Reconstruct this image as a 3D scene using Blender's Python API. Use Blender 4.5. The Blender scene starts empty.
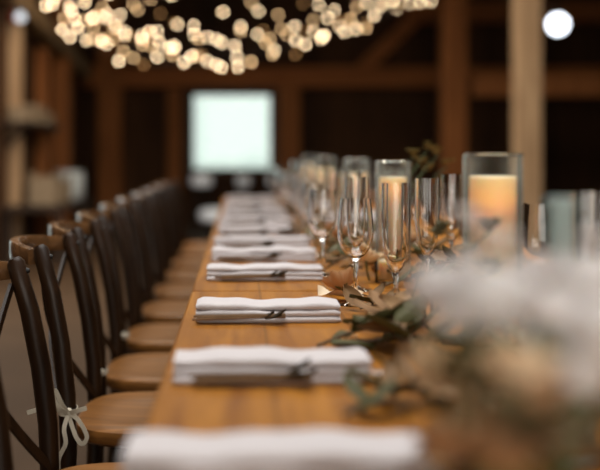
import bpy, bmesh, math, random
from mathutils import Vector, Matrix, Euler
R = random.Random(7)
C = bpy.context.scene.collection
sc = bpy.context.scene
PI = math.pi
TT = 0.76            # table top height
CAMZ = 1.076
def px3(px, py, Y): return Vector(((px-240)/1100*Y, Y, CAMZ-(py-150)/1100*Y))

# ------------------------------------------------------------------ materials
def newmat(name):
    m = bpy.data.materials.new(name); m.use_nodes = True
    nt = m.node_tree
    return m, nt, nt.nodes['Principled BSDF']

def plain(name, col, rough=.6, metal=0, trans=0, ior=1.45, sss=0, spec=.5, var=0, vscale=20, coat=0, bump=0):
    m, nt, b = newmat(name)
    b.inputs['Base Color'].default_value = (*col, 1)
    b.inputs['Roughness'].default_value = rough
    b.inputs['Metallic'].default_value = metal
    b.inputs['Transmission Weight'].default_value = trans
    b.inputs['IOR'].default_value = ior
    b.inputs['Specular IOR Level'].default_value = spec
    b.inputs['Coat Weight'].default_value = coat
    if sss:
        b.inputs['Subsurface Weight'].default_value = sss
        b.inputs['Subsurface Radius'].default_value = (1, .6, .35); b.inputs['Subsurface Scale'].default_value = .03
    if var or bump:
        tc = nt.nodes.new('ShaderNodeTexCoord')
        n = nt.nodes.new('ShaderNodeTexNoise'); n.inputs['Scale'].default_value = vscale; n.inputs['Detail'].default_value = 5
        nt.links.new(tc.outputs['Object'], n.inputs['Vector'])
        if var:
            mx = nt.nodes.new('ShaderNodeMix'); mx.data_type = 'RGBA'
            mx.inputs['A'].default_value = (*[max(0, c*(1-var)) for c in col], 1)
            mx.inputs['B'].default_value = (*[min(1, c*(1+var)) for c in col], 1)
            nt.links.new(n.outputs['Fac'], mx.inputs['Factor'])
            nt.links.new(mx.outputs['Result'], b.inputs['Base Color'])
        if bump:
            bp = nt.nodes.new('ShaderNodeBump'); bp.inputs['Strength'].default_value = bump; bp.inputs['Distance'].default_value = .01
            nt.links.new(n.outputs['Fac'], bp.inputs['Height']); nt.links.new(bp.outputs['Normal'], b.inputs['Normal'])
    return m

def wood(name, dark, light, rough=.5, axis='Z', scale=6, plank=0, plank_axis='X', bump=.15, spec=.5, gap=.5, coat=0, mott=0):
    """grain stretched along axis; optional plank seams across plank_axis"""
    m, nt, b = newmat(name)
    N, L = nt.nodes, nt.links
    tc = N.new('ShaderNodeTexCoord'); mp = N.new('ShaderNodeMapping')
    s = {'X': (.08, 1, 1), 'Y': (1, .08, 1), 'Z': (1, 1, .08)}[axis]
    mp.inputs['Scale'].default_value = s
    L.new(tc.outputs['Object'], mp.inputs['Vector'])
    n = N.new('ShaderNodeTexNoise'); n.inputs['Scale'].default_value = scale*4; n.inputs['Detail'].default_value = 8; n.inputs['Distortion'].default_value = .6
    L.new(mp.outputs['Vector'], n.inputs['Vector'])
    cr = N.new('ShaderNodeValToRGB')
    cr.color_ramp.elements[0].position = .3; cr.color_ramp.elements[1].position = .7
    cr.color_ramp.elements[0].color = (*dark, 1); cr.color_ramp.elements[1].color = (*light, 1)
    L.new(n.outputs['Fac'], cr.inputs['Fac'])
    col = cr.outputs['Color']; height = n.outputs['Fac']
    if plank:
        sx = N.new('ShaderNodeSeparateXYZ'); L.new(tc.outputs['Object'], sx.inputs[0])
        d = N.new('ShaderNodeMath'); d.operation = 'DIVIDE'; d.inputs[1].default_value = plank
        L.new(sx.outputs[plank_axis], d.inputs[0])
        fl = N.new('ShaderNodeMath'); fl.operation = 'FLOOR'; L.new(d.outputs[0], fl.inputs[0])
        fr = N.new('ShaderNodeMath'); fr.operation = 'FRACT'; L.new(d.outputs[0], fr.inputs[0])
        wn = N.new('ShaderNodeTexWhiteNoise'); wn.noise_dimensions = '1D'; L.new(fl.outputs[0], wn.inputs['W'])
        hs = N.new('ShaderNodeHueSaturation')
        mr = N.new('ShaderNodeMapRange'); mr.inputs['To Min'].default_value = .65; mr.inputs['To Max'].default_value = 1.3
        L.new(wn.outputs['Value'], mr.inputs['Value']); L.new(mr.outputs[0], hs.inputs['Value']); L.new(col, hs.inputs['Color'])
        lt = N.new('ShaderNodeMath'); lt.operation = 'LESS_THAN'; lt.inputs[1].default_value = .02/plank*.3
        L.new(fr.outputs[0], lt.inputs[0])
        mx = N.new('ShaderNodeMix'); mx.data_type = 'RGBA'; mx.inputs['B'].default_value = (dark[0]*.3, dark[1]*.3, dark[2]*.3, 1)
        mm = N.new('ShaderNodeMath'); mm.operation = 'MULTIPLY'; mm.inputs[1].default_value = gap
        L.new(lt.outputs[0], mm.inputs[0]); L.new(mm.outputs[0], mx.inputs['Factor']); L.new(hs.outputs['Color'], mx.inputs['A'])
        col = mx.outputs['Result']
    L.new(col, b.inputs['Base Color'])
    if mott:
        n2 = N.new('ShaderNodeTexNoise'); n2.inputs['Scale'].default_value = 90; n2.inputs['Detail'].default_value = 3
        L.new(tc.outputs['Object'], n2.inputs['Vector'])
        ad = N.new('ShaderNodeMath'); ad.operation = 'MULTIPLY_ADD'; ad.inputs[1].default_value = mott
        L.new(n2.outputs['Fac'], ad.inputs[0]); L.new(height, ad.inputs[2]); height = ad.outputs[0]
    bp = N.new('ShaderNodeBump'); bp.inputs['Strength'].default_value = bump; bp.inputs['Distance'].default_value = .01
    L.new(height, bp.inputs['Height']); L.new(bp.outputs['Normal'], b.inputs['Normal'])
    b.inputs['Roughness'].default_value = rough; b.inputs['Specular IOR Level'].default_value = spec
    b.inputs['Coat Weight'].default_value = coat; b.inputs['Coat Roughness'].default_value = .2
    return m

def thin_glass(name, tint=(1, 1, 1), rough=.02, boost=1.0):
    m = bpy.data.materials.new(name); m.use_nodes = True
    nt = m.node_tree; nt.nodes.clear()
    o = nt.nodes.new('ShaderNodeOutputMaterial'); mx = nt.nodes.new('ShaderNodeMixShader')
    t = nt.nodes.new('ShaderNodeBsdfTransparent'); t.inputs[0].default_value = (*tint, 1)
    g = nt.nodes.new('ShaderNodeBsdfGlossy'); g.inputs['Roughness'].default_value = rough
    lw = nt.nodes.new('ShaderNodeFresnel'); lw.inputs['IOR'].default_value = 1.3*boost
    nt.links.new(lw.outputs[0], mx.inputs[0]); nt.links.new(t.outputs[0], mx.inputs[1]); nt.links.new(g.outputs[0], mx.inputs[2])
    nt.links.new(mx.outputs[0], o.inputs[0])
    return m

def emit(name, col, strength):
    m = bpy.data.materials.new(name); m.use_nodes = True
    nt = m.node_tree; nt.nodes.clear()
    o = nt.nodes.new('ShaderNodeOutputMaterial'); e = nt.nodes.new('ShaderNodeEmission')
    e.inputs[0].default_value = (*col, 1); e.inputs[1].default_value = strength
    nt.links.new(e.outputs[0], o.inputs[0])
    return m

def two_sided(name, front, back, rough=.4):
    m, nt, b = newmat(name)
    g = nt.nodes.new('ShaderNodeNewGeometry'); mx = nt.nodes.new('ShaderNodeMix'); mx.data_type = 'RGBA'
    mx.inputs['A'].default_value = (*front, 1); mx.inputs['B'].default_value = (*back, 1)
    nt.links.new(g.outputs['Backfacing'], mx.inputs['Factor'])
    tc = nt.nodes.new('ShaderNodeTexCoord'); n = nt.nodes.new('ShaderNodeTexNoise'); n.inputs['Scale'].default_value = 25
    nt.links.new(tc.outputs['Object'], n.inputs['Vector'])
    hs = nt.nodes.new('ShaderNodeHueSaturation'); mr = nt.nodes.new('ShaderNodeMapRange')
    mr.inputs['To Min'].default_value = .6; mr.inputs['To Max'].default_value = 1.4
    nt.links.new(n.outputs['Fac'], mr.inputs['Value']); nt.links.new(mr.outputs[0], hs.inputs['Value'])
    nt.links.new(mx.outputs['Result'], hs.inputs['Color']); nt.links.new(hs.outputs['Color'], b.inputs['Base Color'])
    b.inputs['Roughness'].default_value = rough; b.inputs['Specular IOR Level'].default_value = .18
    return m

M = {}
M['table'] = wood('varnished_pine', (.30, .10, .010), (.56, .22, .022), rough=.45, axis='Y', scale=8, plank=.152, plank_axis='X', bump=.18, gap=.5, mott=.5, spec=.12)
M['table_leg'] = wood('table_leg_wood', (.16, .07, .02), (.30, .14, .04), rough=.45)
M['chair'] = wood('walnut_chair', (.009, .004, .0016), (.030, .0125, .0045), rough=.38, axis='Z', scale=10, bump=.08, coat=.0, spec=.3)
M['rail'] = wood('walnut_rail', (.06, .027, .010), (.19, .09, .035), rough=.2, axis='Y', scale=10, bump=.08, coat=.3)
M['seat'] = wood('seat_wood', (.13, .052, .014), (.27, .112, .028), spec=.2, rough=.36, axis='X', scale=10, bump=.1)
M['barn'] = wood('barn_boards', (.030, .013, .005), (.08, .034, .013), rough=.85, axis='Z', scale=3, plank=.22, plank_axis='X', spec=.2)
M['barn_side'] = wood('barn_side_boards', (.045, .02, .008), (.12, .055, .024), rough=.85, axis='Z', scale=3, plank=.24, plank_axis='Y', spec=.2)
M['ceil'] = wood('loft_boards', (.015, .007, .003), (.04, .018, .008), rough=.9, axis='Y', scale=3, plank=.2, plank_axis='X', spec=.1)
M['beam'] = wood('red_brown_beam', (.20, .066, .018), (.40, .14, .042), rough=.8, axis='X', scale=4, spec=.2)
M['post'] = wood('red_brown_post', (.19, .066, .019), (.38, .14, .042), rough=.8, axis='Z', scale=4, spec=.2)
M['paleposts'] = wood('pale_post', (.36, .22, .12), (.60, .40, .23), rough=.8, axis='Z', scale=5, spec=.2)
M['palebeam'] = wood('pale_beam', (.22, .14, .07), (.38, .26, .14), rough=.85, axis='Y', scale=5, spec=.2)
M['shelfw'] = wood('shelf_wood', (.02, .01, .005), (.05, .025, .012), rough=.7, axis='Y', scale=5)
M['floor'] = plain('worn_concrete', (.08, .047, .026), rough=.7, spec=.15, var=.35, vscale=2.2, bump=.15)
M['napkin'] = plain('napkin_linen', (.60, .555, .56), rough=.95, var=.05, vscale=180, bump=.15, spec=.1)
M['glass'] = plain('clear_glass', (1, 1, 1), rough=.0, trans=1, ior=1.48)
M['thin'] = thin_glass('thin_clear_glass', (.97, .985, .975), boost=1.0)
M['pane'] = thin_glass('window_pane_glass', (.96, 1, .98))
M['bottle'] = plain('blue_green_bottle_glass', (.66, .80, .80), rough=.3, trans=.65)
M['edge_sheen'] = thin_glass('edge_sheen_cylinder_glass', (.98, .99, .98), boost=.9)  # pale edge sheen of the cylinder, mixed in below as diffuse colour
_nt = M['edge_sheen'].node_tree; _o = [n for n in _nt.nodes if n.type == 'OUTPUT_MATERIAL'][0]; _src = _o.inputs[0].links[0].from_socket
_d = _nt.nodes.new('ShaderNodeBsdfDiffuse'); _d.inputs[0].default_value = (.72, .76, .70, 1)
_lw = _nt.nodes.new('ShaderNodeLayerWeight'); _lw.inputs['Blend'].default_value = .22
_m = _nt.nodes.new('ShaderNodeMath'); _m.operation = 'MULTIPLY'; _m.inputs[1].default_value = .55
_x = _nt.nodes.new('ShaderNodeMixShader')
_nt.links.new(_lw.outputs['Facing'], _m.inputs[0]); _nt.links.new(_m.outputs[0], _x.inputs[0]); _nt.links.new(_src, _x.inputs[1]); _nt.links.new(_d.outputs[0], _x.inputs[2]); _nt.links.new(_x.outputs[0], _o.inputs[0])
M['wax'] = plain('peach_wax', (.95, .69, .46), rough=.5, sss=.9, var=.05, vscale=30)
M['flame'] = emit('candle_flame', (1.0, .68, .44), 18)
M['wick'] = plain('wick_black', (.03, .025, .02), rough=.9)
M['leaf'] = two_sided('magnolia_leaf', (.075, .070, .026), (.19, .105, .045), rough=.6)
M['leafb'] = two_sided('dried_leaf', (.30, .17, .08), (.36, .22, .11), rough=.6)
M['euca'] = two_sided('eucalyptus_leaf', (.16, .155, .09), (.20, .19, .12), rough=.65)
M['yel'] = two_sided('yellow_spray', (.26, .19, .06), (.22, .17, .06), rough=.6)
M['stem'] = plain('twig_brown', (.11, .065, .03), rough=.8, var=.3)
M['gstem'] = plain('green_stem', (.10, .13, .05), rough=.6, var=.3)
M['white_petal'] = plain('white_petal', (.90, .86, .85), rough=.8, sss=.1, var=.06)
M['cream_petal'] = plain('cream_petal', (.88, .70, .50), rough=.8, sss=.1, var=.1)
M['peach_petal'] = plain('peach_petal', (.72, .42, .23), rough=.8, sss=.1, var=.15)
M['tan_petal'] = plain('tan_petal', (.56, .31, .15), rough=.8, sss=.05, var=.2)
M['sprig'] = two_sided('dark_sprig', (.035, .03, .018), (.05, .035, .02), rough=.6)
M['straw'] = plain('brown_stalk', (.16, .085, .035), rough=.8, var=.4, vscale=60)
M['ribbon'] = plain('cream_ribbon', (.62, .55, .43), rough=.6)
M['bulb'] = emit('warm_bulb', (1.0, .72, .43), 17.5)
M['bulbdim'] = emit('warm_bulb_dim', (1.0, .62, .30), 9)
M['bulbfaint'] = emit('warm_bulb_faint', (1.0, .5, .18), 2.6)
M['cord'] = plain('black_cord', (.015, .013, .012), rough=.6)
M['lamp'] = emit('white_globe', (.88, .92, 1.0), 6)
M['iron'] = plain('black_iron', (.02, .02, .02), rough=.45, metal=.8)
M['stool'] = plain('glint_white_seat', (.80, .86, .95), rough=.25, var=.03)  # blue-white colour stands in for window light glinting on seats
M['frame'] = wood('window_frame_wood', (.05, .02, .008), (.10, .045, .018), rough=.7)
M['enamel'] = plain('white_enamel', (.62, .68, .70), rough=.35, var=.04)
M['burlap'] = plain('tan_box_card', (.34, .25, .16), rough=.9, var=.2)
M['ground'] = plain('pale_gravel', (.85, .88, .86), rough=.95, var=.08, vscale=4)
M['red'] = plain('red_enamel', (.40, .035, .015), rough=.4)
M['grass'] = plain('pale_field', (.45, .60, .45), rough=.95, var=.1, vscale=2)

# ------------------------------------------------------------------ mesh builder
class G:
    def __init__(s): s.bm = bmesh.new()
    def box(s, x0, x1, y0, y1, z0, z1, bev=0):
        r = bmesh.ops.create_cube(s.bm, size=1)
        vs = r['verts']
        for v in vs:
            v.co = Vector(((x0+x1)/2+v.co.x*(x1-x0), (y0+y1)/2+v.co.y*(y1-y0), (z0+z1)/2+v.co.z*(z1-z0)))
        if bev:
            es = list({e for v in vs for e in v.link_edges})
            bmesh.ops.bevel(s.bm, geom=es, offset=bev, segments=2, affect='EDGES', profile=.6)
        return s
    def sweep(s, pts, prof, up=Vector((0, 0, 1)), close=True):
        """prof: list per point of list of (a,b) offsets (a sideways, b along up-ish)"""
        pts = [Vector(p) for p in pts]; rings = []
        n = len(pts)
        for i, p in enumerate(pts):
            t = (pts[min(i+1, n-1)]-pts[max(i-1, 0)]).normalized()
            u = Vector(up)
            if abs(t.dot(u)) > .97: u = Vector((0, 1, 0)) if abs(t.y) < .9 else Vector((1, 0, 0))
            side = t.cross(u).normalized(); u2 = side.cross(t).normalized()
            pr = prof[i] if isinstance(prof[0], list) else prof
            rings.append([s.bm.verts.new(p+side*a+u2*b) for a, b in pr])
        m = len(rings[0])
        for i in range(n-1):
            for j in range(m):
                s.bm.faces.new((rings[i][j], rings[i][(j+1) % m], rings[i+1][(j+1) % m], rings[i+1][j]))
        if close:
            s.bm.faces.new(rings[0][::-1]); s.bm.faces.new(rings[-1])
        return s
    def tube(s, pts, rad, seg=8, up=Vector((0, 0, 1)), flat=1):
        rs = rad if isinstance(rad, (list, tuple)) else [rad]*len(pts)
        prof = [[(r*math.cos(2*PI*j/seg), flat*r*math.sin(2*PI*j/seg)) for j in range(seg)] for r in rs]
        return s.sweep(pts, prof, up)
    def lathe(s, prof, seg=32, c=(0, 0, 0), closed=False):
        c = Vector(c); rings = []
        for r, z in prof:
            if r < 1e-5: rings.append([s.bm.verts.new(c+Vector((0, 0, z)))])
            else: rings.append([s.bm.verts.new(c+Vector((r*math.cos(2*PI*j/seg), r*math.sin(2*PI*j/seg), z))) for j in range(seg)])
        for a, b in zip(rings, rings[1:]):
            for j in range(seg):
                k = (j+1) % seg
                if len(a) == 1 and len(b) > 1: s.bm.faces.new((a[0], b[k], b[j]))
                elif len(b) == 1 and len(a) > 1: s.bm.faces.new((a[j], a[k], b[0]))
                elif len(a) > 1: s.bm.faces.new((a[j], a[k], b[k], b[j]))
        return s
    def patch(s, f, nu, nv, thick=0):
        g = [[s.bm.verts.new(f(i/nu, j/nv)) for j in range(nv+1)] for i in range(nu+1)]
        for i in range(nu):
            for j in range(nv):
                s.bm.faces.new((g[i][j], g[i+1][j], g[i+1][j+1], g[i][j+1]))
        return s
    def leaf(s, base, d, up, L, W, curl=.2, cup=.15, n=6, m=4):
        d = Vector(d).normalized(); up = Vector(up); side = d.cross(up).normalized(); up = side.cross(d).normalized()
        base = Vector(base)
        def f(u, v):
            w = W*(math.sin(PI*min(1, u*.97+.03))**.75)*(1-.25*u)
            vv = (v-.5)*2
            return base + d*(L*u) + side*(w*.5*vv) + up*(curl*L*u*u + cup*W*vv*vv - cup*W*.2) 
        return s.patch(f, n, m)
    def build(s, name, mat, parent=None, smooth=True, loc=(0, 0, 0), rot=(0, 0, 0), fix=True):
        if fix: bmesh.ops.recalc_face_normals(s.bm, faces=s.bm.faces)
        me = bpy.data.meshes.new(name); s.bm.to_mesh(me); s.bm.free()
        if smooth:
            me.polygons.foreach_set('use_smooth', [True]*len(me.polygons))
        me.materials.append(M[mat] if isinstance(mat, str) else mat)
        o = bpy.data.objects.new(name, me); C.objects.link(o)
        o.location = loc; o.rotation_euler = rot
        if parent: o.parent = parent
        if smooth and len(me.polygons) < 20000:
            try: me.set_sharp_from_angle(angle=math.radians(40))
            except Exception: pass
        return o

def tag(o, label, cat, group=None, kind=None):
    o['label'] = label; o['category'] = cat
    if group: o['group'] = group
    if kind: o['kind'] = kind
    return o
def empty(name, loc, label, cat, group=None, rz=0):
    o = bpy.data.objects.new(name, None); C.objects.link(o); o.location = loc; o.rotation_euler = (0, 0, rz)
    o.empty_display_size = .05
    return tag(o, label, cat, group)
def struct(o): o['kind'] = 'structure'; return o
def copy_tree(o, parent=None):
    c = o.copy(); C.objects.link(c)
    if parent: c.parent = parent
    for ch in list(o.children): copy_tree(ch, c)
    return c
ORD = ['first', 'second', 'third', 'fourth', 'fifth', 'sixth', 'seventh', 'eighth', 'ninth', 'tenth', 'eleventh', 'twelfth']

# ------------------------------------------------------------------ the barn
YE, XL, XR, ZC, YB = 16.0, -2.25, 6.0, 3.5, -3.5
struct(G().box(XL-.2, XR+.2, YB-.2, YE+.2, -.15, 0).build('floor', 'floor', smooth=False))
kx0, kx1 = -1.6, 1.6      # ceiling with two gaps added to pass the overhead fill
g = G()
g.box(XL-.2, kx0, YB-.2, YE+.2, ZC, ZC+.15); g.box(kx1, XR+.2, YB-.2, YE+.2, ZC, ZC+.15)
for a, b in ((YB-.2, .4), (4.4, 7.0), (9.6, YE+.2)): g.box(kx0, kx1, a, b, ZC, ZC+.15)
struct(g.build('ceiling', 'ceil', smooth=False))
wx0, wx1, wz0, wz1 = -.70, .46, .79, 1.90
g = G()
g.box(XL, wx0, YE, YE+.15, 0, ZC); g.box(wx1, XR, YE, YE+.15, 0, ZC); g.box(wx0, wx1, YE, YE+.15, 0, wz0); g.box(wx0, wx1, YE, YE+.15, wz1, ZC)
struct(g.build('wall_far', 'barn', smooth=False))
# left wall with an open side door (out of frame) that lets daylight across the aisle floor
g = G(); dy0, dy1, dz = 5.6, 8.2, 2.3
g.box(XL-.15, XL, YB, dy0, 0, ZC); g.box(XL-.15, XL, dy1, YE, 0, ZC); g.box(XL-.15, XL, dy0, dy1, dz, ZC)
struct(g.build('wall_left', 'barn_side', smooth=False))
struct(G().box(XR, XR+.15, YB, YE, 0, ZC).build('wall_right', 'barn_side', smooth=False))
g = G()
g.box(XL, -1.2, YB-.15, YB, 0, ZC); g.box(3.2, XR, YB-.15, YB, 0, ZC); g.box(-1.2, 3.2, YB-.15, YB, 2.8, ZC)
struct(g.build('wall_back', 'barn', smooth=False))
struct(G().box(-60, 60, -40, 120, -.4, -.16).build('ground', 'ground', smooth=False))
# window
g = G()
t = .06
g.box(wx0-.09, wx0+.03, YE-.04, YE+.1, wz0-.09, wz1+.09, .01); g.box(wx1-.03, wx1+.09, YE-.04, YE+.1, wz0-.09, wz1+.09, .01)
g.box(wx0, wx1, YE-.04, YE+.1, wz1-.03, wz1+.09, .01); g.box(wx0, wx1, YE-.06, YE+.1, wz0-.09, wz0+.02, .01)
w = struct(g.build('window_1', 'frame', smooth=False))
struct(G().box(wx0, wx1, YE+.06, YE+.065, wz0, wz1).build('pane', 'pane', w, smooth=False))

def beam(name, mat, x0, x1, y0, y1, z0, z1, label=None):
    return struct(G().box(x0, x1, y0, y1, z0, z1, .015).build(name, mat, smooth=False))
# frame of the end wall
beam('trim_1', 'beam', XL, XR, YE-.28, YE-.001, 1.98, 2.27)
beam('trim_2', 'beam', 2.4, XR, YE-.30, YE-.001, 2.92, 3.2)
beam('trim_3', 'post', -2.03, -1.70, YE-.30, YE-.001, 0, ZC-.001)
beam('trim_4', 'post', .56, .86, YE-.27, YE-.001, 0, 1.98)
beam('trim_5', 'post', -1.05, -.86, YE-.1, YE-.001, 0, 1.98)
def brace(name, p, q, w=.16, mat='beam'):
    p, q = Vector(p), Vector(q)
    return struct(G().sweep([p, q], [(-w/2, -.07), (w/2, -.07), (w/2, .07), (-w/2, .07)], up=Vector((0, 1, 0))).build(name, mat, smooth=False))
brace('trim_6', (1.72, YE-.17, 2.2), (2.75, YE-.17, 3.2), .2)
# nave posts
beam('trim_7', 'post', 2.42, 2.72, 13.15, 13.4, 0, ZC-.001)
beam('trim_8', 'paleposts', 2.49, 2.72, 9.9, 10.1, 0, ZC-.001)
beam('trim_9', 'post', 2.8, XR, 13.2, 13.4, 1.72, 1.98)
beam('trim_10', 'post', -2.24, -2.04, 13.1, 13.4, 0, ZC-.001)
beam('trim_11', 'paleposts', -2.245, -2.12, 10.6, 10.75, 0, ZC-.001)
beam('trim_12', 'beam', 2.78, XR, 9.95, 10.1, 2.6, 2.85)
# pale beam along the left wall under the loft
brace('trim_14', (-2.1, 9.0, 2.62), (-2.1, 15.0, 2.12), .18, 'palebeam')
beam('trim_15', 'post', -2.24, -2.1, 12.0, 12.16, 0, 2.2)
# left wall shelf with things beneath
sh = empty('wall_shelf', (-2.12, 11.3, 1.33), 'dark narrow shelf running along the left barn wall above the boxes', 'shelf')
G().box(-.13, .13, -1.0, 1.0, -.02, .02, .004).build('board', 'shelfw', sh, smooth=False)
for yy in (-.8, .8):
    G().sweep([(-.12, yy, -.22), (.10, yy, -.02)], [(-.015, -.015), (.015, -.015), (.015, .015), (-.015, .015)], up=Vector((0, 1, 0))).build('bracket', 'shelfw', sh, smooth=False)
for k, (yy, hh, mat, lab) in enumerate([(10.7, .13, 'burlap', 'tan box on the near end of the wall shelf'), (11.3, .17, 'burlap', 'taller tan box in the middle of the wall shelf'), (11.9, .11, 'burlap', 'low tan box on the far end of the wall shelf')]):
    b = empty('storage_box', (-2.12, yy, 1.35), lab, 'box', 'boxes on the wall shelf')
    G().box(-.09, .09, -.17, .17, 0, hh, .006).build('body', mat, b, smooth=False)
    G().box(-.095, .095, -.175, .175, hh-.02, hh+.012, .005).build('lid', mat, b, smooth=False)
st = empty('side_table', (-1.93, 11.2, 0), 'low dark side table against the left barn wall holding pale boxes', 'table')
G().box(-.28, .28, -1.0, 1.0, .5, .55, .006).build('tabletop', 'shelfw', st, smooth=False)
for sx in (-1, 1):
    for sy in (-1, 1):
        G().box(sx*.24-.03, sx*.24+.03, sy*.92-.03, sy*.92+.03, 0, .5, .004).build('leg', 'shelfw', st, smooth=False)
b = empty('ceramic_crock', (-1.83, 11.75, .55), 'bluish white round crock on the far end of the side table', 'crock')
G().lathe([(0, 0), (.13, 0), (.16, .04), (.165, .22), (.15, .27), (.155, .30), (.135, .30), (.135, .06), (0, .04)], 28).build('body', 'enamel', b)
for sy in (-1, 1):
    G().tube([(0, sy*.16, .14), (0, sy*.20, .16), (0, sy*.20, .21), (0, sy*.16, .23)], .013, 8).build('handle', 'enamel', b)
for yy, xx, hh, lab in [(11.25, -1.88, .22, 'tan cardboard box in the middle of the side table'), (10.75, -1.9, .26, 'tan cardboard box on the near end of the side table')]:
    b = empty('cardboard_box', (xx, yy, .55), lab, 'box', 'boxes on the side table')
    G().box(-.13, .13, -.18, .18, 0, hh, .004).build('body', 'burlap', b, smooth=False)
    for sx in (-1, 1):
        G().sweep([(sx*.13, -.18, hh+.002), (sx*.13, .18, hh+.002)], [(-.002, 0), (.002, 0), (.002, .05), (-.002, .05)]).build('flap', 'burlap', b, smooth=False)

# alarm-like red lamp with white bulb high on the left post
b = empty('wall_lamp', (-2.12, 10.6, 2.40), 'small red wall lamp with one white bulb high on the left post', 'lamp')
G().box(-.09, .0, -.03, 0, -.09, .15, .008).build('backplate', 'red', b)
G().lathe([(.012, 0), (.03, -.01), (.046, -.04), (.04, -.075), (0, -.095)], 16, c=(.02, -.08, -.005)).build('bulb', emit('grey_white_bulb', (.8, .85, .9), 1.6), b)
G().tube([(-.03, -.02, .03), (.0, -.06, .03), (.02, -.08, .02), (.02, -.08, -.01)], .012, 8).build('arm', 'iron', b)
# globe lamp on the pale post
b = empty('globe_lamp', (2.72, 10.0, 2.295), 'lit white globe lamp on the right side of the pale barn post', 'lamp')
G().box(0, .03, -.06, .06, -.07, .07, .008).build('backplate', 'iron', b)
G().tube([(.02, 0, 0), (.08, 0, .07), (.17, 0, .075), (.17, 0, .03)], .011, 8).build('arm', 'iron', b)
G().lathe([(.03, .05), (.045, .045), (.045, .012), (.03, .0)], 16, c=(.17, 0, 0)).build('fitter', 'iron', b)
g = G(); r = .09
g.lathe([(0, -r)]+[(r*math.sin(PI*k/14), -r*math.cos(PI*k/14)) for k in range(1, 13)]+[(.03, r*.93)], 28, c=(.17, 0, -.075))
g.build('globe', 'lamp', b)

# ------------------------------------------------------------------ added stools, cushions blue-white in place of window glints
def stool(loc, h, r, label):
    s = empty('glint_stool', loc, label, 'stool', 'added white stools in place of window glints beyond the table')
    G().lathe([(0, h-.14), (r*.85, h-.14), (r, h-.12), (r*1.02, h-.06), (r*.95, h-.02), (r*.7, h-.004), (0, h)], 32).build('cushion', 'stool', s)
    G().lathe([(0, h-.165), (r*.8, h-.165), (r*.85, h-.141), (0, h-.141)], 32).build('seat_base', 'iron', s)
    for k in range(4):
        a = PI/4+k*PI/2; c, n = math.cos(a), math.sin(a)
        G().tube([(c*r*.6, n*r*.6, h-.165), (c*r*1.05, n*r*1.05, 0)], .014, 8).build('leg', 'iron', s)
    pts = [(r*.86*math.cos(2*PI*k/24), r*.86*math.sin(2*PI*k/24), h*.38) for k in range(25)]
    G().tube(pts, .008, 6).build('footrest', 'iron', s)
stool((-.44, 12.6, 0), .80, .125, 'added white stool standing in for a window glint under the left end of the window')
stool((.44, 12.7, 0), .80, .125, 'added white stool standing in for a window glint under the right end of the window')
stool((.04, 13.4, 0), .77, .09, 'small added white stool standing in for a window glint under the middle of the window')
stool((-.21, 11.5, 0), .47, .22, 'low wide added white stool standing in for a window glint beyond the far end of the table')

# ------------------------------------------------------------------ tables
TX0, TX1 = -.11, .80
def table(y0, y1, label):
    cy = (y0+y1)/2; cx = (TX0+TX1)/2; hl = (y1-y0)/2; hw = (TX1-TX0)/2
    t = empty('farm_table', (cx, cy, 0), label, 'table', 'farm tables in one long row')
    G().box(-hw, hw, -hl, hl, TT-.035, TT, .006).build('tabletop', 'table', t, smooth=False)
    for sx in (-1, 1):
        G().box(sx*(hw-.16)-.011, sx*(hw-.16)+.011, -hl+.12, hl-.12, TT-.115, TT-.036).build('apron', 'table_leg', t, smooth=False)
        for sy in (-1, 1):
            g = G(); x, y = sx*(hw-.225), sy*(hl-.16)
            g.box(x-.04, x+.04, y-.04, y+.04, 0, TT-.036, .006); g.build('leg', 'table_leg', t, smooth=False)
    for sy in (-1, 1):
        G().box(-hw+.17, hw-.17, sy*(hl-.13)-.011, sy*(hl-.13)+.011, TT-.115, TT-.036).build('apron', 'table_leg', t, smooth=False)
table(.02, 2.463, 'orange varnished farm table nearest the camera, under the foreground flowers')
table(2.475, 4.9, 'orange varnished farm table beyond the first seam, middle of the row')
table(4.912, 7.3, 'orange varnished farm table at the far end of the row')

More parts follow.
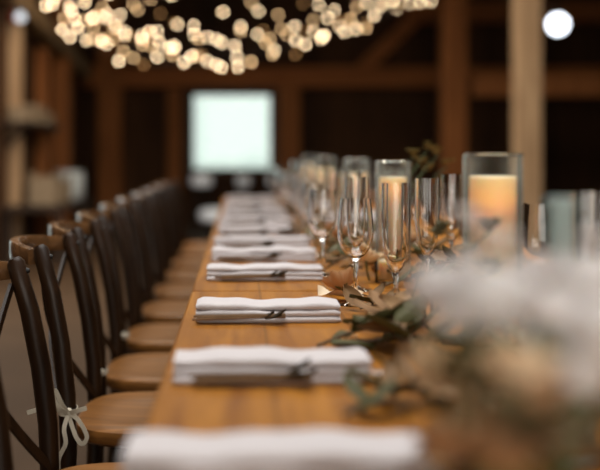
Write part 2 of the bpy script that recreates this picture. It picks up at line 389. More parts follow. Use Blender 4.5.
# ------------------------------------------------------------------ chairs
def chair():
    c = empty('cross_back_chair', (0, 0, 0), 'x', 'chair', 'cross-back chairs along the table')
    # seat: rounded trapezoid
    def outline(k):
        pts = []
        for i in range(48):
            a = 2*PI*i/48; ca, sa = math.cos(a), math.sin(a)
            e = .55
            x = .205*math.copysign(abs(ca)**e, ca); y = .21*math.copysign(abs(sa)**e, sa)*(1+.06*x/.2)
            pts.append((x*k, y*k))
        return pts
    g = G(); rings = []
    for k, z in [(.0, .438), (.93, .438), (.985, .446), (1, .459), (.985, .472), (.93, .477), (.6, .472), (.25, .469), (.0, .469)]:
        if k == 0: rings.append([g.bm.verts.new((0, 0, z))])
        else: rings.append([g.bm.verts.new((x, y, z)) for x, y in outline(k)])
    for a, b in zip(rings, rings[1:]):
        for j in range(48):
            k = (j+1) % 48
            if len(a) == 1: g.bm.faces.new((a[0], b[k], b[j]))
            elif len(b) == 1: g.bm.faces.new((a[j], a[k], b[0]))
            else: g.bm.faces.new((a[j], a[k], b[k], b[j]))
    g.build('seat', 'seat', c)
    def oval(a, b, n=10): return [(a*math.cos(2*PI*j/n), b*math.sin(2*PI*j/n)) for j in range(n)]
    for s in (-1, 1):
        pts = [(-.225, s*.185, 0), (-.205, s*.186, .25), (-.198, s*.187, .43), (-.202, s*.186, .55), (-.215, s*.182, .66), (-.236, s*.178, .77), (-.262, s*.172, .862), (-.265, s*.1715, .870)]
        rr = [.013, .0155, .0175, .0185, .0185, .018, .0165, .010]
        g = G(); g.sweep(pts, [oval(r, r*1.05) for r in rr], up=Vector((1, 0, 0))); g.build('back_post', 'chair', c)
        g = G(); g.tube([(.19, s*.182, 0), (.165, s*.168, .44)], [.013, .017], 10); g.build('front_leg', 'chair', c)
        g = G(); g.tube([(-.208, s*.186, .22), (.178, s*.174, .22)], .009, 8); g.build('stretcher', 'chair', c)
        G().lathe([(0, .006), (.004, .005), (.006, 0), (.006, -.004)], 10).build('bolt', 'iron', c, loc=(-.240, s*.173, .846), rot=(0, PI/2, 0))
    # bowed top rail behind the posts
    n = 16; pts = []; prof = []
    for i in range(n+1):
        u = i/n*2-1
        pts.append((-.276-.075*(1-u*u)**.9, u*.182, .846+.006*(1-u*u)))
        h = .022*(1-.25*abs(u)**3); w = .0115
        prof.append([(w*.75, -h), (w, -h*.75), (w, h*.75), (w*.75, h), (-w*.75, h), (-w, h*.75), (-w, -h*.75), (-w*.75, -h)])
    G().sweep(pts, prof).build('top_rail', 'rail', c)
    # two crossed slats of the back
    for s in (-1, 1):
        pts = []
        for i in range(13):
            u = i/12
            y = s*(.172-.344*u); z = .47+.345*u
            x = -.202-.062*u**1.6-.045*math.sin(PI*u)+ (s*.006)
            pts.append((x, y, z))
        G().sweep(pts, [(-.011, -.003), (.011, -.003), (.011, .003), (-.011, .003)], up=Vector((1, 0, 0))).build('cross_slat', 'chair', c)
    G().tube([(.17, -.172, .3), (.17, .172, .3)], .009, 8).build('stretcher', 'chair', c)
    G().tube([(-.21, -.186, .28), (-.21, .186, .28)], .009, 8).build('stretcher', 'chair', c)
    return c
ch0 = chair()
chair_y = [1.92, 2.54, 3.06, 3.62, 4.2, 4.78, 5.36, 5.94, 6.52, 7.02]
for i, y in enumerate(chair_y):
    c = ch0 if i == 0 else copy_tree(ch0)
    c.location = (-.167+R.uniform(-.006, .006), y, 0); c.rotation_euler = (0, 0, R.uniform(-.025, .025))
    c['label'] = ('dark cross-back wooden chair at the left edge, nearest the camera' if i == 0 else
                  'dark cross-back wooden chair in sharp focus with a cream ribbon hanging on its post' if i == 1 else
                  'dark cross-back wooden chair farthest down the table' if i == len(chair_y)-1 else
                  'dark cross-back wooden chair, %s along the table from the camera' % ORD[i])
# ribbons tied round the near post of three chairs
def ribbon(x, y, z, full, label):
    b = empty('ribbon_bow', (x, y, z), label, 'ribbon', 'ribbons tied to the chairs')
    fl = [(-.0045, -.0006), (.0045, -.0006), (.0045, .0006), (-.0045, .0006)]
    pts = [(.0205*math.cos(2*PI*k/20), .0205*math.sin(2*PI*k/20), .004*math.sin(2*PI*k/20)) for k in range(21)]
    G().sweep(pts, [(-.0006, -.006), (.0006, -.006), (.0006, .006), (-.0006, .006)]).build('band', 'ribbon', b)
    g = G(); g.bm.free(); g.bm = bmesh.new(); bmesh.ops.create_icosphere(g.bm, subdivisions=2, radius=.009); bmesh.ops.scale(g.bm, vec=(1, .8, 1.2), verts=g.bm.verts); bmesh.ops.translate(g.bm, vec=(.006, -.025, 0), verts=g.bm.verts)
    g.build('knot', 'ribbon', b)
    if full:
        o = Vector((.006, -.029, 0))
        def curve(ps):
            ps = [o+Vector(p) for p in ps]; out = []
            for i in range(len(ps)-1):
                p0, p1, p2, p3 = ps[max(i-1, 0)], ps[i], ps[i+1], ps[min(i+2, len(ps)-1)]
                for k in range(6):
                    t = k/6
                    out.append(.5*((2*p1)+(-p0+p2)*t+(2*p0-5*p1+4*p2-p3)*t*t+(-p0+3*p1-3*p2+p3)*t**3))
            return out+[ps[-1]]
        for ps in ([(0, 0, 0), (.022, -.01, -.012), (.04, -.012, -.045), (.03, -.012, -.062), (.016, -.01, -.045), (0, 0, -.004)],
                   [(0, 0, 0), (-.012, -.01, .02), (-.026, -.012, .05), (-.03, -.012, .036), (-.016, -.012, .012), (0, 0, 0)]):
            G().sweep(curve(ps), fl, up=Vector((0, 1, 0))).build('loop', 'ribbon', b)
        for ps in ([(0, 0, 0), (-.008, -.01, -.03), (-.004, -.014, -.06), (-.018, -.014, -.09), (-.02, -.012, -.115)],
                   [(0, 0, 0), (-.03, -.012, .012), (-.055, -.014, .012), (-.085, -.014, .004)],
                   [(0, 0, 0), (.02, -.012, .008), (.04, -.014, .014)]):
            G().sweep(curve(ps), fl, up=Vector((0, 1, 0))).build('tail', 'ribbon', b)
ribbon(-.368, 2.54-.187, .52, True, 'cream ribbon tied in a loose bow round the in-focus chair post')
ribbon(-.366, 3.06-.187, .50, False, 'cream ribbon knot on the third chair from the camera')
ribbon(-.366, 3.62-.187, .50, False, 'cream ribbon knot on the fourth chair from the camera')

# ------------------------------------------------------------------ napkins
def napkin(x0, x1, y, seed, label):
    rr = random.Random(seed)
    L = x1-x0
    b = empty('folded_napkin', ((x0+x1)/2, y, TT), label, 'napkin', 'folded napkins at the place settings')
    D = .044
    # spiral-ish cross-section: three soft folded layers
    layers = [(0.0, .0105, 1.0, 0), (.0112, .0215, .97, .003), (.0222, .033, .93, .006)]
    for li, (z0, z1, k, off) in enumerate(layers):
        g = G(); n = 26
        ph = rr.uniform(0, 6)
        pts = []; prof = []
        for i in range(n+1):
            u = i/n; x = -L/2+u*L
            pts.append((x, off, 0))
            wob = .0022*math.sin(u*9+ph)+.0012*math.sin(u*23+ph*2)
            d = D*k*(1+.03*math.sin(u*5+ph))
            h0 = z0; h1 = z1+wob*(.2+.8*li/2)
            if i in (0, n): h0, h1 = z0+.002, z1-.002; d *= .985
            zm = (h0+h1)/2; hh = (h1-h0)/2
            pr = []
            m = 6
            for q in range(m+1):   # front fold (toward -y): rounded
                a = -PI/2-PI*q/m
                pr.append((-( -d+hh*1.2*math.cos(a)), zm+hh*math.sin(a)))
            for q in range(4):
                a = PI/2-PI*q/3
                pr.append((-( d+hh*.6*math.cos(a)), zm+hh*math.sin(a)))
            prof.append(pr)
        g.sweep(pts, prof)
        g.build('fold', 'napkin', b)
    return b
def sprig(x, y, seed, label, z=TT):
    """dried stalks lying along the front edge of a napkin, dark leaves at the tip"""
    rr = random.Random(seed)
    b = empty('dried_sprig', (x, y, z), label, 'sprig', 'dried sprigs laid on the napkins')
    g = G()
    for k in range(5):
        yy = (k-2)*.0045; zz = .006+.004*(k % 2)+rr.uniform(0, .004)
        g.tube([(-.125+rr.uniform(0, .02), yy, zz), (-.05, yy*.8, zz+.002), (.01, yy*.4, zz+.003), (.045, yy, zz+.004)], .0022, 6)
    g.build('stalks', 'straw', b)
    g = G()
    for k in range(3):
        a = rr.uniform(-.5, .6)
        g.leaf((.0+k*.008, rr.uniform(-.006, .006), .010), (math.cos(a), math.sin(a)*.6-.25, .12+rr.uniform(0, .35)), (0, -.3, 1), rr.uniform(.03, .048), .017, .15, .2)
    g.build('leaves', 'sprig', b, fix=False)
NAP = [(-.11, .185, 1.06), (-.090, .178, 1.525), (-.081, .184, 2.055), (-.08, .20, 2.70), (-.08, .215, 3.16), (-.083, .225, 3.58), (-.08, .22, 4.1), (-.085, .22, 4.6), (-.08, .22, 5.12), (-.08, .22, 5.65), (-.08, .22, 6.2), (-.08, .22, 6.75)]
NL = ['blurred white folded napkin at the bottom edge, nearest the camera', 'white folded napkin, second from the camera, softly blurred',
      'sharp white folded napkin just this side of the table seam', 'white folded napkin just beyond the table seam']
for i, (x0, x1, y) in enumerate(NAP):
    napkin(x0, x1, y, i, NL[i] if i < 4 else 'white folded napkin, %s from the camera' % ORD[i])
    if i > 0:
        sprig((x0+x1)/2-.005+R.uniform(-.01, .012), y-.060, 50+i, 'dried sprig with dark leaves against the %s napkin from the camera' % ORD[i])

# ------------------------------------------------------------------ glassware
def wine_profile(h=.217, r=.037):
    th = .0013
    s = h/.217
    outer = [(0.0345, 0), (.034, .0015), (.02, .005), (.008, .010), (.0045, .02), (.0038, .05), (.0042, .085*s), (.008, .094*s), (.02, .102*s), (.031, .118*s), (.0365, .138*s), (r, .15*s), (.036, .17*s), (.0335, .195*s), (.031, h)]
    inner = [(.031-th, h), (.0335-th, .195*s), (.036-th, .17*s), (r-th, .15*s), (.0365-th, .138*s), (.031-th, .120*s), (.02, .1045*s), (.009, .0985*s), (0, .0975*s)]
    return [(0, 0)]+outer+inner
def flute_profile(h=.255, r=.0265):
    th = .0012
    outer = [(.032, 0), (.0315, .0015), (.018, .005), (.007, .010), (.0042, .02), (.0038, .07), (.006, .085), (.014, .10), (.021, .12), (.0255, .155), (r, .19), (.0262, h)]
    inner = [(.0262-th, h), (r-th, .19), (.0255-th, .155), (.021-th, .12), (.013, .102), (.004, .092), (0, .0915)]
    return [(0, 0)]+outer+inner
wine0 = flute0 = None
def wine(x, y, label, group):
    global wine0
    if wine0 is None:
        o = G().lathe(wine_profile(), 40).build('wine_glass', 'glass'); wine0 = o
    else:
        o = wine0.copy(); C.objects.link(o)
    o.location = (x, y, TT+.0006); tag(o, label, 'wine glass', group)
def flute(x, y, label, group):
    global flute0
    if flute0 is None:
        o = G().lathe(flute_profile(), 36).build('champagne_flute', 'glass'); flute0 = o
    else:
        o = flute0.copy(); C.objects.link(o)
    o.location = (x, y, TT+.0006); tag(o, label, 'champagne flute', group)
gl = 'glasses on the chair side of the table'; gr = 'glasses on the far side of the table'
wl = [(.235, 2.24, 'wine glass in sharp focus behind the sharp napkin'), (.205, 2.74, 'wine glass standing just beyond the table seam'),
      (.215, 3.30, 'third stemmed wine glass along the chair side'), (.22, 3.8, 'fourth stemmed wine glass along the chair side'), (.225, 4.35, 'fifth stemmed wine glass along the chair side'),
      (.215, 4.9, 'sixth stemmed wine glass along the chair side'), (.22, 5.45, 'seventh stemmed wine glass along the chair side'), (.22, 6.0, 'eighth stemmed wine glass along the chair side'), (.22, 6.6, 'ninth stemmed wine glass along the chair side')]
for x, y, l in wl: wine(x, y, l, gl)
fl_ = [(.262, 2.47, 'tall champagne flute right behind the sharp wine glass'), (.286, 2.02, 'tall champagne flute in front of a peach candle'), (.30, 2.95, 'third champagne flute along the chair side'),
       (.30, 3.5, 'fourth champagne flute along the chair side'), (.295, 4.05, 'fifth champagne flute along the chair side'), (.30, 4.6, 'sixth champagne flute along the chair side'), (.30, 5.2, 'seventh champagne flute along the chair side'), (.30, 5.9, 'eighth champagne flute along the chair side')]
for x, y, l in fl_: flute(x, y, l, gl)
for x, y, l in [(.548, 2.02, 'wine glass beside the big candle, on the far side'), (.60, 2.6, 'second wine glass on the far side of the table'), (.60, 3.15, 'third wine glass on the far side of the table'), (.60, 3.75, 'fourth wine glass on the far side of the table'), (.60, 4.4, 'fifth wine glass on the far side of the table'), (.6, 5.1, 'sixth wine glass on the far side of the table'), (.6, 5.9, 'seventh wine glass on the far side of the table')]:
    wine(x, y, l, gr)
for x, y, l in [(.50, 1.58, 'champagne flute at the right edge of the picture, left of a pair'), (.555, 1.66, 'champagne flute at the right edge of the picture, right of a pair'), (.53, 2.75, 'third champagne flute on the far side of the table'), (.52, 3.6, 'fourth champagne flute on the far side of the table'), (.53, 3.95, 'fifth champagne flute on the far side of the table'), (.53, 4.7, 'sixth champagne flute on the far side of the table'), (.40, 2.35, 'champagne flute at the middle of the table')]:
    flute(x, y, l, gr)

# hurricane vases with pillar candles (candle stands inside: its own thing)
def hurricane(x, y, r, h, cr, chh, lab, clab):
    v = empty('hurricane_vase', (x, y, TT+.0005), lab, 'vase', 'glass cylinders with candles')
    th = .0025
    G().lathe([(0, 0), (r-.004, 0), (r, .004), (r, h-.002), (r-th/2, h), (r-th, h-.002), (r-th, .012), (r-th-.006, .008), (0, .008)], 48).build('glass_cylinder', 'edge_sheen', v)
    pts = [((r-th/2)*math.cos(2*PI*k/48), (r-th/2)*math.sin(2*PI*k/48), h) for k in range(49)]
    G().tube(pts, .0022, 8).build('rim', 'glass', v)
    c = empty('pillar_candle', (x, y, TT+.009), clab, 'candle', 'peach pillar candles')
    G().lathe([(0, 0), (cr-.002, 0), (cr, .003), (cr, chh-.006), (cr-.002, chh-.001), (cr-.003, chh), (cr-.006, chh-.006), (cr-.008, chh-.045), (cr-.013, chh-.052), (0, chh-.052)], 40).build('wax', 'wax', c)
    G().tube([(0, 0, chh-.054), (.001, 0, chh-.046), (.002, .001, chh-.042)], .0012, 6).build('wick', 'wick', c)
    G().lathe([(0, 0), (.003, .003), (.0042, .007), (.003, .012), (.0012, .017), (0, .019)], 14, c=(.002, .001, chh-.044)).build('flame', 'flame', c)
hurricane(.402, 1.75, .047, .308, .039, .266, 'large clear glass cylinder vase around the biggest candle', 'biggest peach pillar candle, in the nearest glass cylinder')
hurricane(.41, 2.95, .047, .285, .037, .235, 'second glass cylinder vase from the camera', 'second peach pillar candle from the camera, behind a flute')
hurricane(.44, 4.15, .05, .28, .039, .22, 'third glass cylinder vase from the camera', 'third peach pillar candle from the camera')
hurricane(.41, 5.3, .05, .28, .039, .22, 'fourth glass cylinder vase from the camera', 'fourth peach pillar candle from the camera')
hurricane(.42, 6.5, .05, .28, .039, .22, 'farthest glass cylinder vase on the table', 'farthest peach pillar candle on the table')
def votive(x, y, lab, clab):
    v = empty('votive_cup', (x, y, TT+.0005), lab, 'candle holder', 'small glass votive cups')
    r, h = .032, .075
    G().lathe([(0, 0), (r*.85, 0), (r*.88, .003), (r, h), (r-.002, h), (r*.88-.003, .01), (0, .009)], 32).build('cup', 'thin', v)
    c = empty('votive_candle', (x, y, TT+.0105), clab, 'candle', 'votive candles')
    G().lathe([(0, 0), (r*.78, 0), (r*.83, .04), (r*.8, .043), (0, .041)], 28).build('wax', 'wax', c)
    G().tube([(0, 0, .04), (.001, 0, .049)], .0011, 6).build('wick', 'wick', c)
votive(.40, 2.15, 'small glass votive cup nearest the camera', 'small peach votive candle nearest the camera')
votive(.35, 2.62, 'small glass votive cup by the table seam', 'small peach votive candle by the table seam')
votive(.43, 3.5, 'small glass votive cup between the second and third cylinders', 'small peach votive candle between the second and third cylinders')
votive(.38, 4.7, 'small glass votive cup beyond the third cylinder', 'small peach votive candle beyond the third cylinder')

# blue-green bottle
b = empty('glass_bottle', (.330, 1.13, TT+.0005), 'pale blue-green glass bottle vase at the right, among the white flowers', 'bottle')
G().lathe([(0, 0), (.036, 0), (.039, .004), (.04, .10), (.037, .13), (.026, .155), (.0155, .175), (.0135, .19), (.0135, .255), (.0165, .257), (.0165, .266), (.0125, .267), (.0115, .255), (.0115, .19), (.0135, .173), (.024, .153), (.035, .128), (.037, .10), (.036, .008), (0, .007)], 36).build('body', 'bottle', b)

# ------------------------------------------------------------------ flowers and leaves
def rose_mesh(seed, r, open_=.6):
    rr = random.Random(seed); g = G()
    for li in range(6):
        q = (li+1)/6; n = [3, 3, 4, 5, 5, 6][li]; rad = r*(.16+.84*q**1.1); hgt = r*(1.05-.28*q*open_-.08*li/5); wid = 2*PI/n*.78
        for k in range(n):
            a0 = 2*PI*k/n+li*.7+rr.uniform(-.15, .15); tw = rr.uniform(-.08, .08); fl = rr.uniform(.8, 1.15)
            def f(u, v):
                vv = (v-.5)*2; w = wid*(.45+.55*math.sin(PI*(.15+.75*u)))
                a = a0+vv*w*.5
                z = hgt*fl*(u-.18*u*vv*vv)
                rr_ = rad*(.30+.70*math.sin(u*PI*.52)**.8)*(1+.10*math.cos(vv*PI)) + (q*open_*.32*r)*max(0, u-.62)**1.3*2
                return Vector((rr_*math.cos(a+tw*u), rr_*math.sin(a+tw*u), z))
            g.patch(f, 6, 6)
    g.lathe([(0, -.05*r), (.3*r, 0), (.38*r, .2*r), (.2*r, .5*r), (0, .6*r)], 12)
    return g
def hydra_mesh(seed, r):
    rr = random.Random(seed); g = G(); n = 90
    for i in range(n):
        z = 1-1.75*(i+.5)/n; a = i*2.39996
        q = math.sqrt(max(0, 1-z*z)); d = Vector((q*math.cos(a), q*math.sin(a), z))
        p = Vector((d.x*r, d.y*r, d.z*r*.8))*rr.uniform(.92, 1.06)
        t = d.cross(Vector((.3, .2, .9))).normalized(); s = d.cross(t)
        ro = rr.uniform(0, 6)
        for k in range(4):
            b_ = ro+k*PI/2; dd = (t*math.cos(b_)+s*math.sin(b_)+d*.25)
            g.leaf(p, dd, d, r*.26, r*.25, .12, .12, 3, 2)
    bmesh.ops.create_icosphere(g.bm, subdivisions=2, radius=r*.7, matrix=Matrix.Scale(.8, 4, (0, 0, 1)))
    return g
def flower(kind, name, pos, r, mat, seed, label, group, tilt=(0, 0), foot=None, cat='flower'):
    """pos: centre base of bloom; foot: point where the stem stands (stem drawn when given)"""
    o = empty(name, pos, label, cat, group)
    rot = (tilt[0], tilt[1], seed*1.3)
    (rose_mesh(seed, r) if kind == 'rose' else hydra_mesh(seed, r)).build('petals', mat, o, rot=rot, fix=False)
    if kind == 'rose':
        g = G()
        for k in range(5):
            a = k*2*PI/5
            g.leaf((0, 0, -.04*r), (math.cos(a), math.sin(a), -.05), (0, 0, 1), r*.7, r*.25, .15, .1, 4, 2)
        g.build('sepals', 'gstem', o, rot=rot, fix=False)
    if foot:
        p = Vector(foot)-Vector(pos)
        G().tube([(0, 0, 0), p*.4+Vector((0, 0, -.01)), p], .0025, 6).build('stem', 'gstem', o)
    return o
def leaf_sprig(name, pos, rz, seed, mat, n, L, W, label, group, rise=.04, length=.2, stemmat='stem', cat='leaf sprig', lift=0, flat=1.0):
    rr = random.Random(seed)
    o = empty(name, pos, label, cat, group, rz)
    pts = [Vector((length*u-length/2, .015*math.sin(u*4+seed), .006+lift*u+rise*math.sin(PI*u)*.5)) for u in [k/8 for k in range(9)]]
    G().tube(pts, [.003]*8+[.0015], 6).build('stem', stemmat, o)
    g = G()
    for k in range(n):
        u = .12+.86*k/(n-1); i = min(7, int(u*8)); p = pts[i].lerp(pts[i+1], u*8-i)
        s = 1 if k % 2 else -1
        a = s*rr.uniform(.5, 1.2) if k < n-1 else 0
        el = rr.uniform(-.05, .55)*flat
        up = Vector((rr.uniform(-.5, .5), rr.uniform(-.5, .5), 1 if rr.random() > .3 else -1))
        d = Vector((math.cos(a)*math.cos(el), math.sin(a)*math.cos(el), math.sin(el)))
        l = L*rr.uniform(.75, 1.15)
        if p.z + d.z*l < .008: d.z = abs(d.z)
        g.leaf(p, d, up, l, W*rr.uniform(.8, 1.15), rr.uniform(-.1, .12), .18, 7, 4)
    zmin = min(v.co.z for v in g.bm.verts)
    for v in g.bm.verts:
        if v.co.z < .002: v.co.z = .002+(.002-v.co.z)*.15
    g.build('leaves', mat, o, fix=False)
    return o
GA = 'leaf sprigs of the table garland'
SH = 'green and brown leaf sprig in the garland running along the table centre'
# the sprigs seen near the focus
leaf_sprig('magnolia_sprig', (.285, 2.06, TT), 2.0, 3, 'leaf', 8, .07, .042, 'green leaf sprig lying at the right end of the sharp napkin', GA, length=.2)
leaf_sprig('magnolia_sprig', (.205, 1.80, TT), .5, 4, 'leaf', 9, .075, .044, 'green leaf sprig with brown backs between the second and third napkins', GA, length=.2)
leaf_sprig('magnolia_sprig', (.255, 1.72, TT), 1.5, 5, 'leaf', 9, .09, .045, 'dark leaf sprig curling at the right end of the second napkin', GA, length=.2, rise=.08)
leaf_sprig('dried_leaf_sprig', (.29, 1.88, TT), 2.0, 6, 'leafb', 7, .08, .045, 'brown dried leaf sprig to the right of the sharp napkin', GA, length=.16, rise=.08)
leaf_sprig('magnolia_sprig', (.18, 1.33, TT), .9, 8, 'leaf', 8, .07, .035, 'blurred green leaf sprig beyond the nearest napkin', GA, length=.15)
leaf_sprig('dried_leaf_sprig', (.25, 1.25, TT), 1.2, 9, 'leafb', 8, .08, .045, 'blurred brown leaf sprig at the foot of the white flowers', GA, length=.18, rise=.1)
leaf_sprig('dried_leaf_sprig', (.22, 1.05, TT), .2, 10, 'leafb', 8, .08, .045, 'blurred tan leaf sprig at the bottom edge of the picture', GA, length=.18, rise=.1)
k = 0
y = 1.42
while y < 7.1:
    for xo in (.30, .40, .50):
        x = xo+R.uniform(-.035, .035); yy = y+R.uniform(-.06, .06)
        if x < .42 and 1.9 < yy < 2.75: continue
        mat = R.choice(['leaf', 'leaf', 'euca', 'leafb'])
        nm = {'leaf': 'magnolia_sprig', 'euca': 'eucalyptus_sprig', 'leafb': 'dried_leaf_sprig'}[mat]
        leaf_sprig(nm, (x, yy, TT), R.uniform(0, 6.28), 100+k, mat, 8, R.uniform(.06, .085), R.uniform(.03, .042) if mat != 'euca' else .026, SH, GA, rise=R.uniform(.03, .12), length=R.uniform(.15, .22), flat=1.3)
        k += 1
    y += .27 if y < 4 else .42
# blooms of the garland
BG = 'blooms in the table garland'
flower('rose', 'garden_rose', (.225, 2.42, TT+.012), .036, 'tan_petal', 3, 'tan rose behind the stem of the sharp wine glass', BG, (.5, -.2))
o = empty('dried_petal', (.205, 2.30, TT+.002), 'curled cream petal leaf lying left of the sharp wine glass', 'petal')
g = G()
def f(u, v):
    vv = (v-.5)*2
    return Vector((-.042+.095*u, vv*.03*math.sin(PI*(.1+.85*u)), .009+.007*math.sin(u*7+vv*1.5)*(.4+abs(vv))+.012*(1-u)*abs(vv)))
g.patch(f, 24, 12); g.build('blade', 'cream_petal', o, fix=False)
G().tube([(.05, 0, .012), (.07, .004, .006)], .0015, 6).build('stem', 'stem', o)
blooms = [(.30, 2.62, .034, 'cream_petal', 'rose'), (.33, 1.98, .030, 'tan_petal', 'rose'), (.36, 3.05, .036, 'white_petal', 'rose'), (.30, 3.35, .034, 'peach_petal', 'rose'),
          (.34, 3.75, .038, 'white_petal', 'hyd'), (.31, 4.2, .035, 'cream_petal', 'rose'), (.36, 4.6, .04, 'white_petal', 'hyd'), (.32, 5.0, .036, 'peach_petal', 'rose'), (.34, 5.7, .04, 'white_petal', 'hyd'), (.34, 6.3, .038, 'cream_petal', 'rose'),
          (.46, 2.6, .026, 'cream_petal', 'rose'), (.48, 3.2, .036, 'cream_petal', 'rose'), (.50, 3.9, .04, 'white_petal', 'hyd'), (.5, 4.9, .04, 'white_petal', 'hyd')]
cw = {'cream_petal': 'cream', 'tan_petal': 'tan', 'white_petal': 'white', 'peach_petal': 'peach'}
for i, (x, y, r, mt, kd) in enumerate(blooms):
    flower(kd, 'garden_rose' if kd == 'rose' else 'hydrangea_bloom', (x, y, TT+.05 if kd == 'rose' else TT+.07), r, mt, 20+i,
           'small %s %s in the blurred garland, %s' % (cw[mt], 'rose' if kd == 'rose' else 'hydrangea', ['by the table seam', 'beside the front flute', 'by the second candle', 'beyond the second candle', 'before the third candle', 'by the third candle', 'beyond the third candle', 'before the fourth candle', 'beyond the fourth candle', 'by the last candle', 'right of the table seam', 'right of the second candle', 'right of the third candle', 'right of the fourth candle'][i]),
           BG, (R.uniform(-.5, .5), R.uniform(-.5, .5)), foot=(x+.01, y+.02, TT+.004))
# foreground arrangement in a low glass jar
VX, VY = .195, .79
b = empty('flower_jar', (VX, VY, TT+.0005), 'low clear glass jar holding the blurred white foreground bouquet', 'vase')
G().lathe([(0, 0), (.042, 0), (.046, .005), (.048, .07), (.04, .095), (.042, .103), (.0395, .103), (.0375, .095), (.045, .07), (.043, .01), (0, .008)], 36).build('body', 'thin', b)
FG = 'blooms of the foreground bouquet'
W, CR, PE, TN = 'white_petal', 'cream_petal', 'peach_petal', 'tan_petal'
fl = [('hyd', 440, 288, .84, .021, W, 'white hydrangea at the far left of the foreground bouquet'),
      ('rose', 470, 316, .78, .023, W, 'white rose at the left of the foreground bouquet, beside the far left hydrangea'),
      ('hyd', 500, 300, .77, .026, W, 'white hydrangea at the top middle of the foreground bouquet'),
      ('rose', 546, 308, .75, .024, W, 'white rose right of the top middle hydrangea in the foreground'),
      ('hyd', 592, 284, .80, .025, W, 'white hydrangea at the upper right of the foreground bouquet'),
      ('hyd', 604, 330, .74, .024, W, 'white hydrangea at the right edge of the picture'),
      ('rose', 468, 272, .86, .019, W, 'small white rose at the back of the foreground bouquet'),
      ('rose', 545, 268, .88, .020, W, 'white rose at the back right, below the blue-green bottle'),
      ('rose', 428, 362, .96, .023, CR, 'cream rose low at the left of the foreground bouquet'),
      ('rose', 458, 388, .92, .020, CR, 'small cream rose under the low left cream rose'),
      ('rose', 518, 364, .68, .024, CR, 'cream rose at the lower middle of the foreground bouquet'),
      ('rose', 541, 394, .69, .017, PE, 'peach rose under the lower middle cream rose'),
      ('hyd', 578, 372, .74, .018, W, 'white hydrangea low at the right of the foreground bouquet'),
      ('rose', 500, 445, .70, .026, TN, 'tan rose at the bottom edge of the picture under the bouquet'),
      ('rose', 436, 440, .80, .024, TN, 'tan rose at the bottom left of the foreground bouquet')]
for i, (kd, px, py, y, r, mt, lab) in enumerate(fl):
    p = px3(px, py, y); h = p.z-TT-(r*.5 if kd == 'rose' else 0)
    fx, fy = VX+max(-.03, min(.03, (p.x-VX)*.3)), VY+max(-.03, min(.03, (y-VY)*.3))
    flower(kd, 'garden_rose' if kd == 'rose' else 'hydrangea_bloom', (p.x, y, TT+h), r, mt, 60+i, lab, FG,
           ((.4 if kd == 'rose' else 0)+(VY-y)*-2, (p.x-VX)*4), foot=(fx, fy, TT+.012))
for i, (rz, lf) in enumerate([(2.6, .07), (-2.4, .06), (-1.4, .05), (.4, .08), (1.4, .07)]):
    if i < 3: continue
    leaf_sprig('magnolia_sprig' if i != 1 else 'dried_leaf_sprig', (VX+.055*math.cos(rz), VY+.045*math.sin(rz), TT+.085), rz, 200+i, 'leaf' if i not in (1, 4) else 'leafb', 8, .05, .03,
               ['leaf sprig reaching left out of the foreground jar', 'dried leaf sprig hanging front left out of the foreground jar', 'leaf sprig hanging over the front of the foreground jar', 'leaf sprig reaching right out of the foreground jar', 'dried leaf sprig behind the foreground jar'][i], 'leaf sprigs in the foreground jar', length=.12, lift=-.03)
for px, py, yy, rz_, lab in [(575, 430, .80, -.3, 'leaf sprig at the lower right corner under the foreground bouquet'), (492, 408, .73, -1.2, 'leaf sprig in the dark gap under the cream foreground roses'), (590, 400, .84, .5, 'leaf sprig low at the right edge below the white hydrangeas')]:
    p = px3(px, py, yy)
    leaf_sprig('magnolia_sprig', p, rz_, int(px), 'leaf', 9, .05, .034, lab, 'leaf sprigs in the foreground jar', length=.12, lift=-.02)
# airy small white sprays rising from the jar and beside the bottle
def spray(pos, tips, mat, rr_, label, group, name='filler_spray', seed=1):
    o = empty(name, pos, label, 'flower spray', group); P = Vector(pos); rr = random.Random(seed)
    g = G()
    for ti, t in enumerate(tips):
        h = G()
        t = Vector(t)-P
        g.tube([(0, 0, 0), t*.5+Vector((0, 0, .02)), t], .0014, 5)
        for k in range(5):
            d = Vector((rr.uniform(-1, 1), rr.uniform(-1, 1), rr.uniform(-.6, 1)))*.012
            for q in range(5):
                a = q*2*PI/5+k
                h.leaf(t+d, (math.cos(a), math.sin(a), .4), (0, 0, 1), rr_, rr_*.8, .2, .1, 3, 2)
        h.build('floret_cluster', mat, o, fix=False)
    g.build('stems', 'gstem', o)
spray((VX-.02, VY+.02, TT+.012), [tuple(px3(a, b_, d)) for a, b_, d in [(466, 222, .95), (476, 256, .92), (500, 250, .9), (598, 250, .9), (530, 278, .85)]], 'white_petal', .011, 'airy white filler spray rising from the foreground bouquet', None, seed=2)
spray((.36, 3.25, TT+.002), [(.52, 3.3, TT+.30), (.56, 3.25, TT+.325), (.545, 3.32, TT+.28), (.60, 3.3, TT+.31), (.57, 3.35, TT+.26), (.62, 3.28, TT+.27), (.50, 3.28, TT+.27)], 'yel', .016, 'tall yellowish dried spray rising over the middle of the table', None, name='dried_spray', seed=5)
spray((.30, 2.0, TT+.002), [(.33, 1.62, TT+.16), (.30, 1.55, TT+.12), (.27, 1.60, TT+.10), (.36, 1.58, TT+.20), (.34, 1.5, TT+.15), (.30, 1.68, TT+.19)], 'euca', .018, 'grey-green spray left of the biggest candle', None, name='eucalyptus_spray', seed=6)
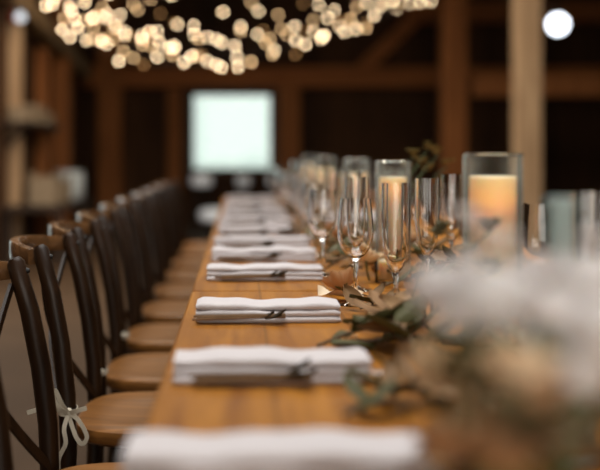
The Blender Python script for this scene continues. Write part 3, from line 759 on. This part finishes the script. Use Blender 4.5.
# a little waxflower on second napkin, plus two white heads standing in for glass glints
for x, y, lab in [(.052, 1.513, 'tiny white flower head on the sprig of the second napkin'), (.188, 1.50, 'tiny white head standing in for a glass glint right of the second napkin'), (.208, 1.49, 'tiny white head standing in for a glass glint next to the bouquet leaves, right of the second napkin')]:
    o = empty('waxflower', (x, y, TT+.0), lab, 'flower', 'tiny white flower heads on the table')
    g = G()
    for q in range(6):
        a = q*PI/3
        g.leaf((0, 0, .008), (math.cos(a), math.sin(a), .3), (0, 0, 1), .011, .010, .2, .1, 3, 2)
    g.build('petals', 'white_petal', o, fix=False)
    G().lathe([(0, 0), (.003, .001), (.004, .007), (.0025, .011), (0, .012)], 10).build('centre', 'straw', o)

# ------------------------------------------------------------------ string lights hung across the nave
low = [65, 58, 51, 43, 34, 20, 5]
off = [0, .3, .55, .15, .7, .4, .85]
for k, yl in enumerate(low):
    Yk = 9.6+.3*k
    yc = 2*yl+12
    p0 = px3(36+9*k, -14, Yk); ctl = px3(118+5*k, yc, Yk+.5); p2 = px3(446+4*k, -13, Yk+1.0)
    P = lambda t: p0*(1-t)**2+ctl*2*t*(1-t)+p2*t*t
    o = empty('string_lights', p0, 'strand of warm string lights, %s' % ['hanging lowest in the swag', 'second lowest in the swag', 'third lowest in the swag', 'fourth lowest in the swag', 'fifth lowest, at the middle of the swag', 'second highest, with few bulbs', 'highest strand at the top edge'][k], 'string lights', 'strands of string lights under the loft')
    G().tube([P(i/40)-p0 for i in range(41)], .003, 5).build('cord', 'cord', o)
    n = [24, 23, 22, 19, 17, 14, 10][k]
    rr = random.Random(300+k)
    for i in range(n):
        t = .05+.9*(i+off[k]+rr.uniform(-.35, .35))/n
        p = P(min(.98, t))-p0+Vector((0, 0, rr.uniform(-.10, .09)))
        mt = rr.choices(['bulb', 'bulbdim', 'bulbfaint'], [.62, .25, .13])[0]
        g = G(); g.lathe([(0, -.0145), (.008, -.012), (.0128, -.006), (.0142, 0), (.0128, .006), (.008, .012), (0, .0145)], 12)
        g.build('bulb', mt, o, loc=p)

# ------------------------------------------------------------------ light
w = bpy.data.worlds.new('World'); sc.world = w; w.use_nodes = True
bg = w.node_tree.nodes['Background']; bg.inputs[0].default_value = (.76, .83, .79, 1); bg.inputs[1].default_value = 1.3
def area(name, loc, target, sx, sy, power, col):
    l = bpy.data.lights.new(name, 'AREA'); l.shape = 'RECTANGLE'; l.size = sx; l.size_y = sy; l.energy = power; l.color = col
    o = bpy.data.objects.new(name, l); C.objects.link(o); o.location = loc
    o.rotation_euler = (Vector(target)-Vector(loc)).to_track_quat('-Z', 'Y').to_euler()
    return o
area('fill_overhead', (0, 2.4, ZC+.4), (0, 2.4, 0), 3.2, 4.0, 160, (1, .95, .91))  # added overhead fill above an unseen ceiling gap
area('fill_overhead_far', (0, 8.2, ZC+.4), (0, 9.6, 0), 3.2, 2.6, 170, (1, .84, .66))  # second added fill, brightens the rear posts and end wall
area('fill_behind_camera', (1.0, YB-.3, 1.6), (1.0, 5, 1.0), 4.2, 2.5, 120, (1, .88, .76))  # added soft fill from behind the camera, source invented
area('daylight_left_door', (XL-.3, 6.9, 1.9), (-.8, 8.2, 0), 2.4, 1.0, 40, (.95, .96, 1))

# ------------------------------------------------------------------ camera
cam = bpy.data.cameras.new('camera'); co = bpy.data.objects.new('camera', cam); C.objects.link(co)
co.location = (0, 0, CAMZ); co.rotation_euler = (PI/2, 0, 0)
cam.sensor_fit = 'HORIZONTAL'; cam.sensor_width = 27.27; cam.lens = 50
cam.shift_x = 60/600; cam.shift_y = -85/600
cam.dof.use_dof = True; cam.dof.focus_distance = 2.2; cam.dof.aperture_fstop = 50/37
cam.clip_start = .02
sc.camera = co
sc.view_settings.view_transform = 'Standard'; sc.view_settings.look = 'None'; sc.view_settings.gamma = 1; sc.view_settings.exposure = -.12
sc.view_settings.use_curve_mapping = False
sc.cycles.use_denoising = True
sc.cycles.sample_clamp_indirect = 6
sc.cycles.use_adaptive_sampling = False
sc.cycles.max_bounces = 14; sc.cycles.transmission_bounces = 12; sc.cycles.transparent_max_bounces = 24
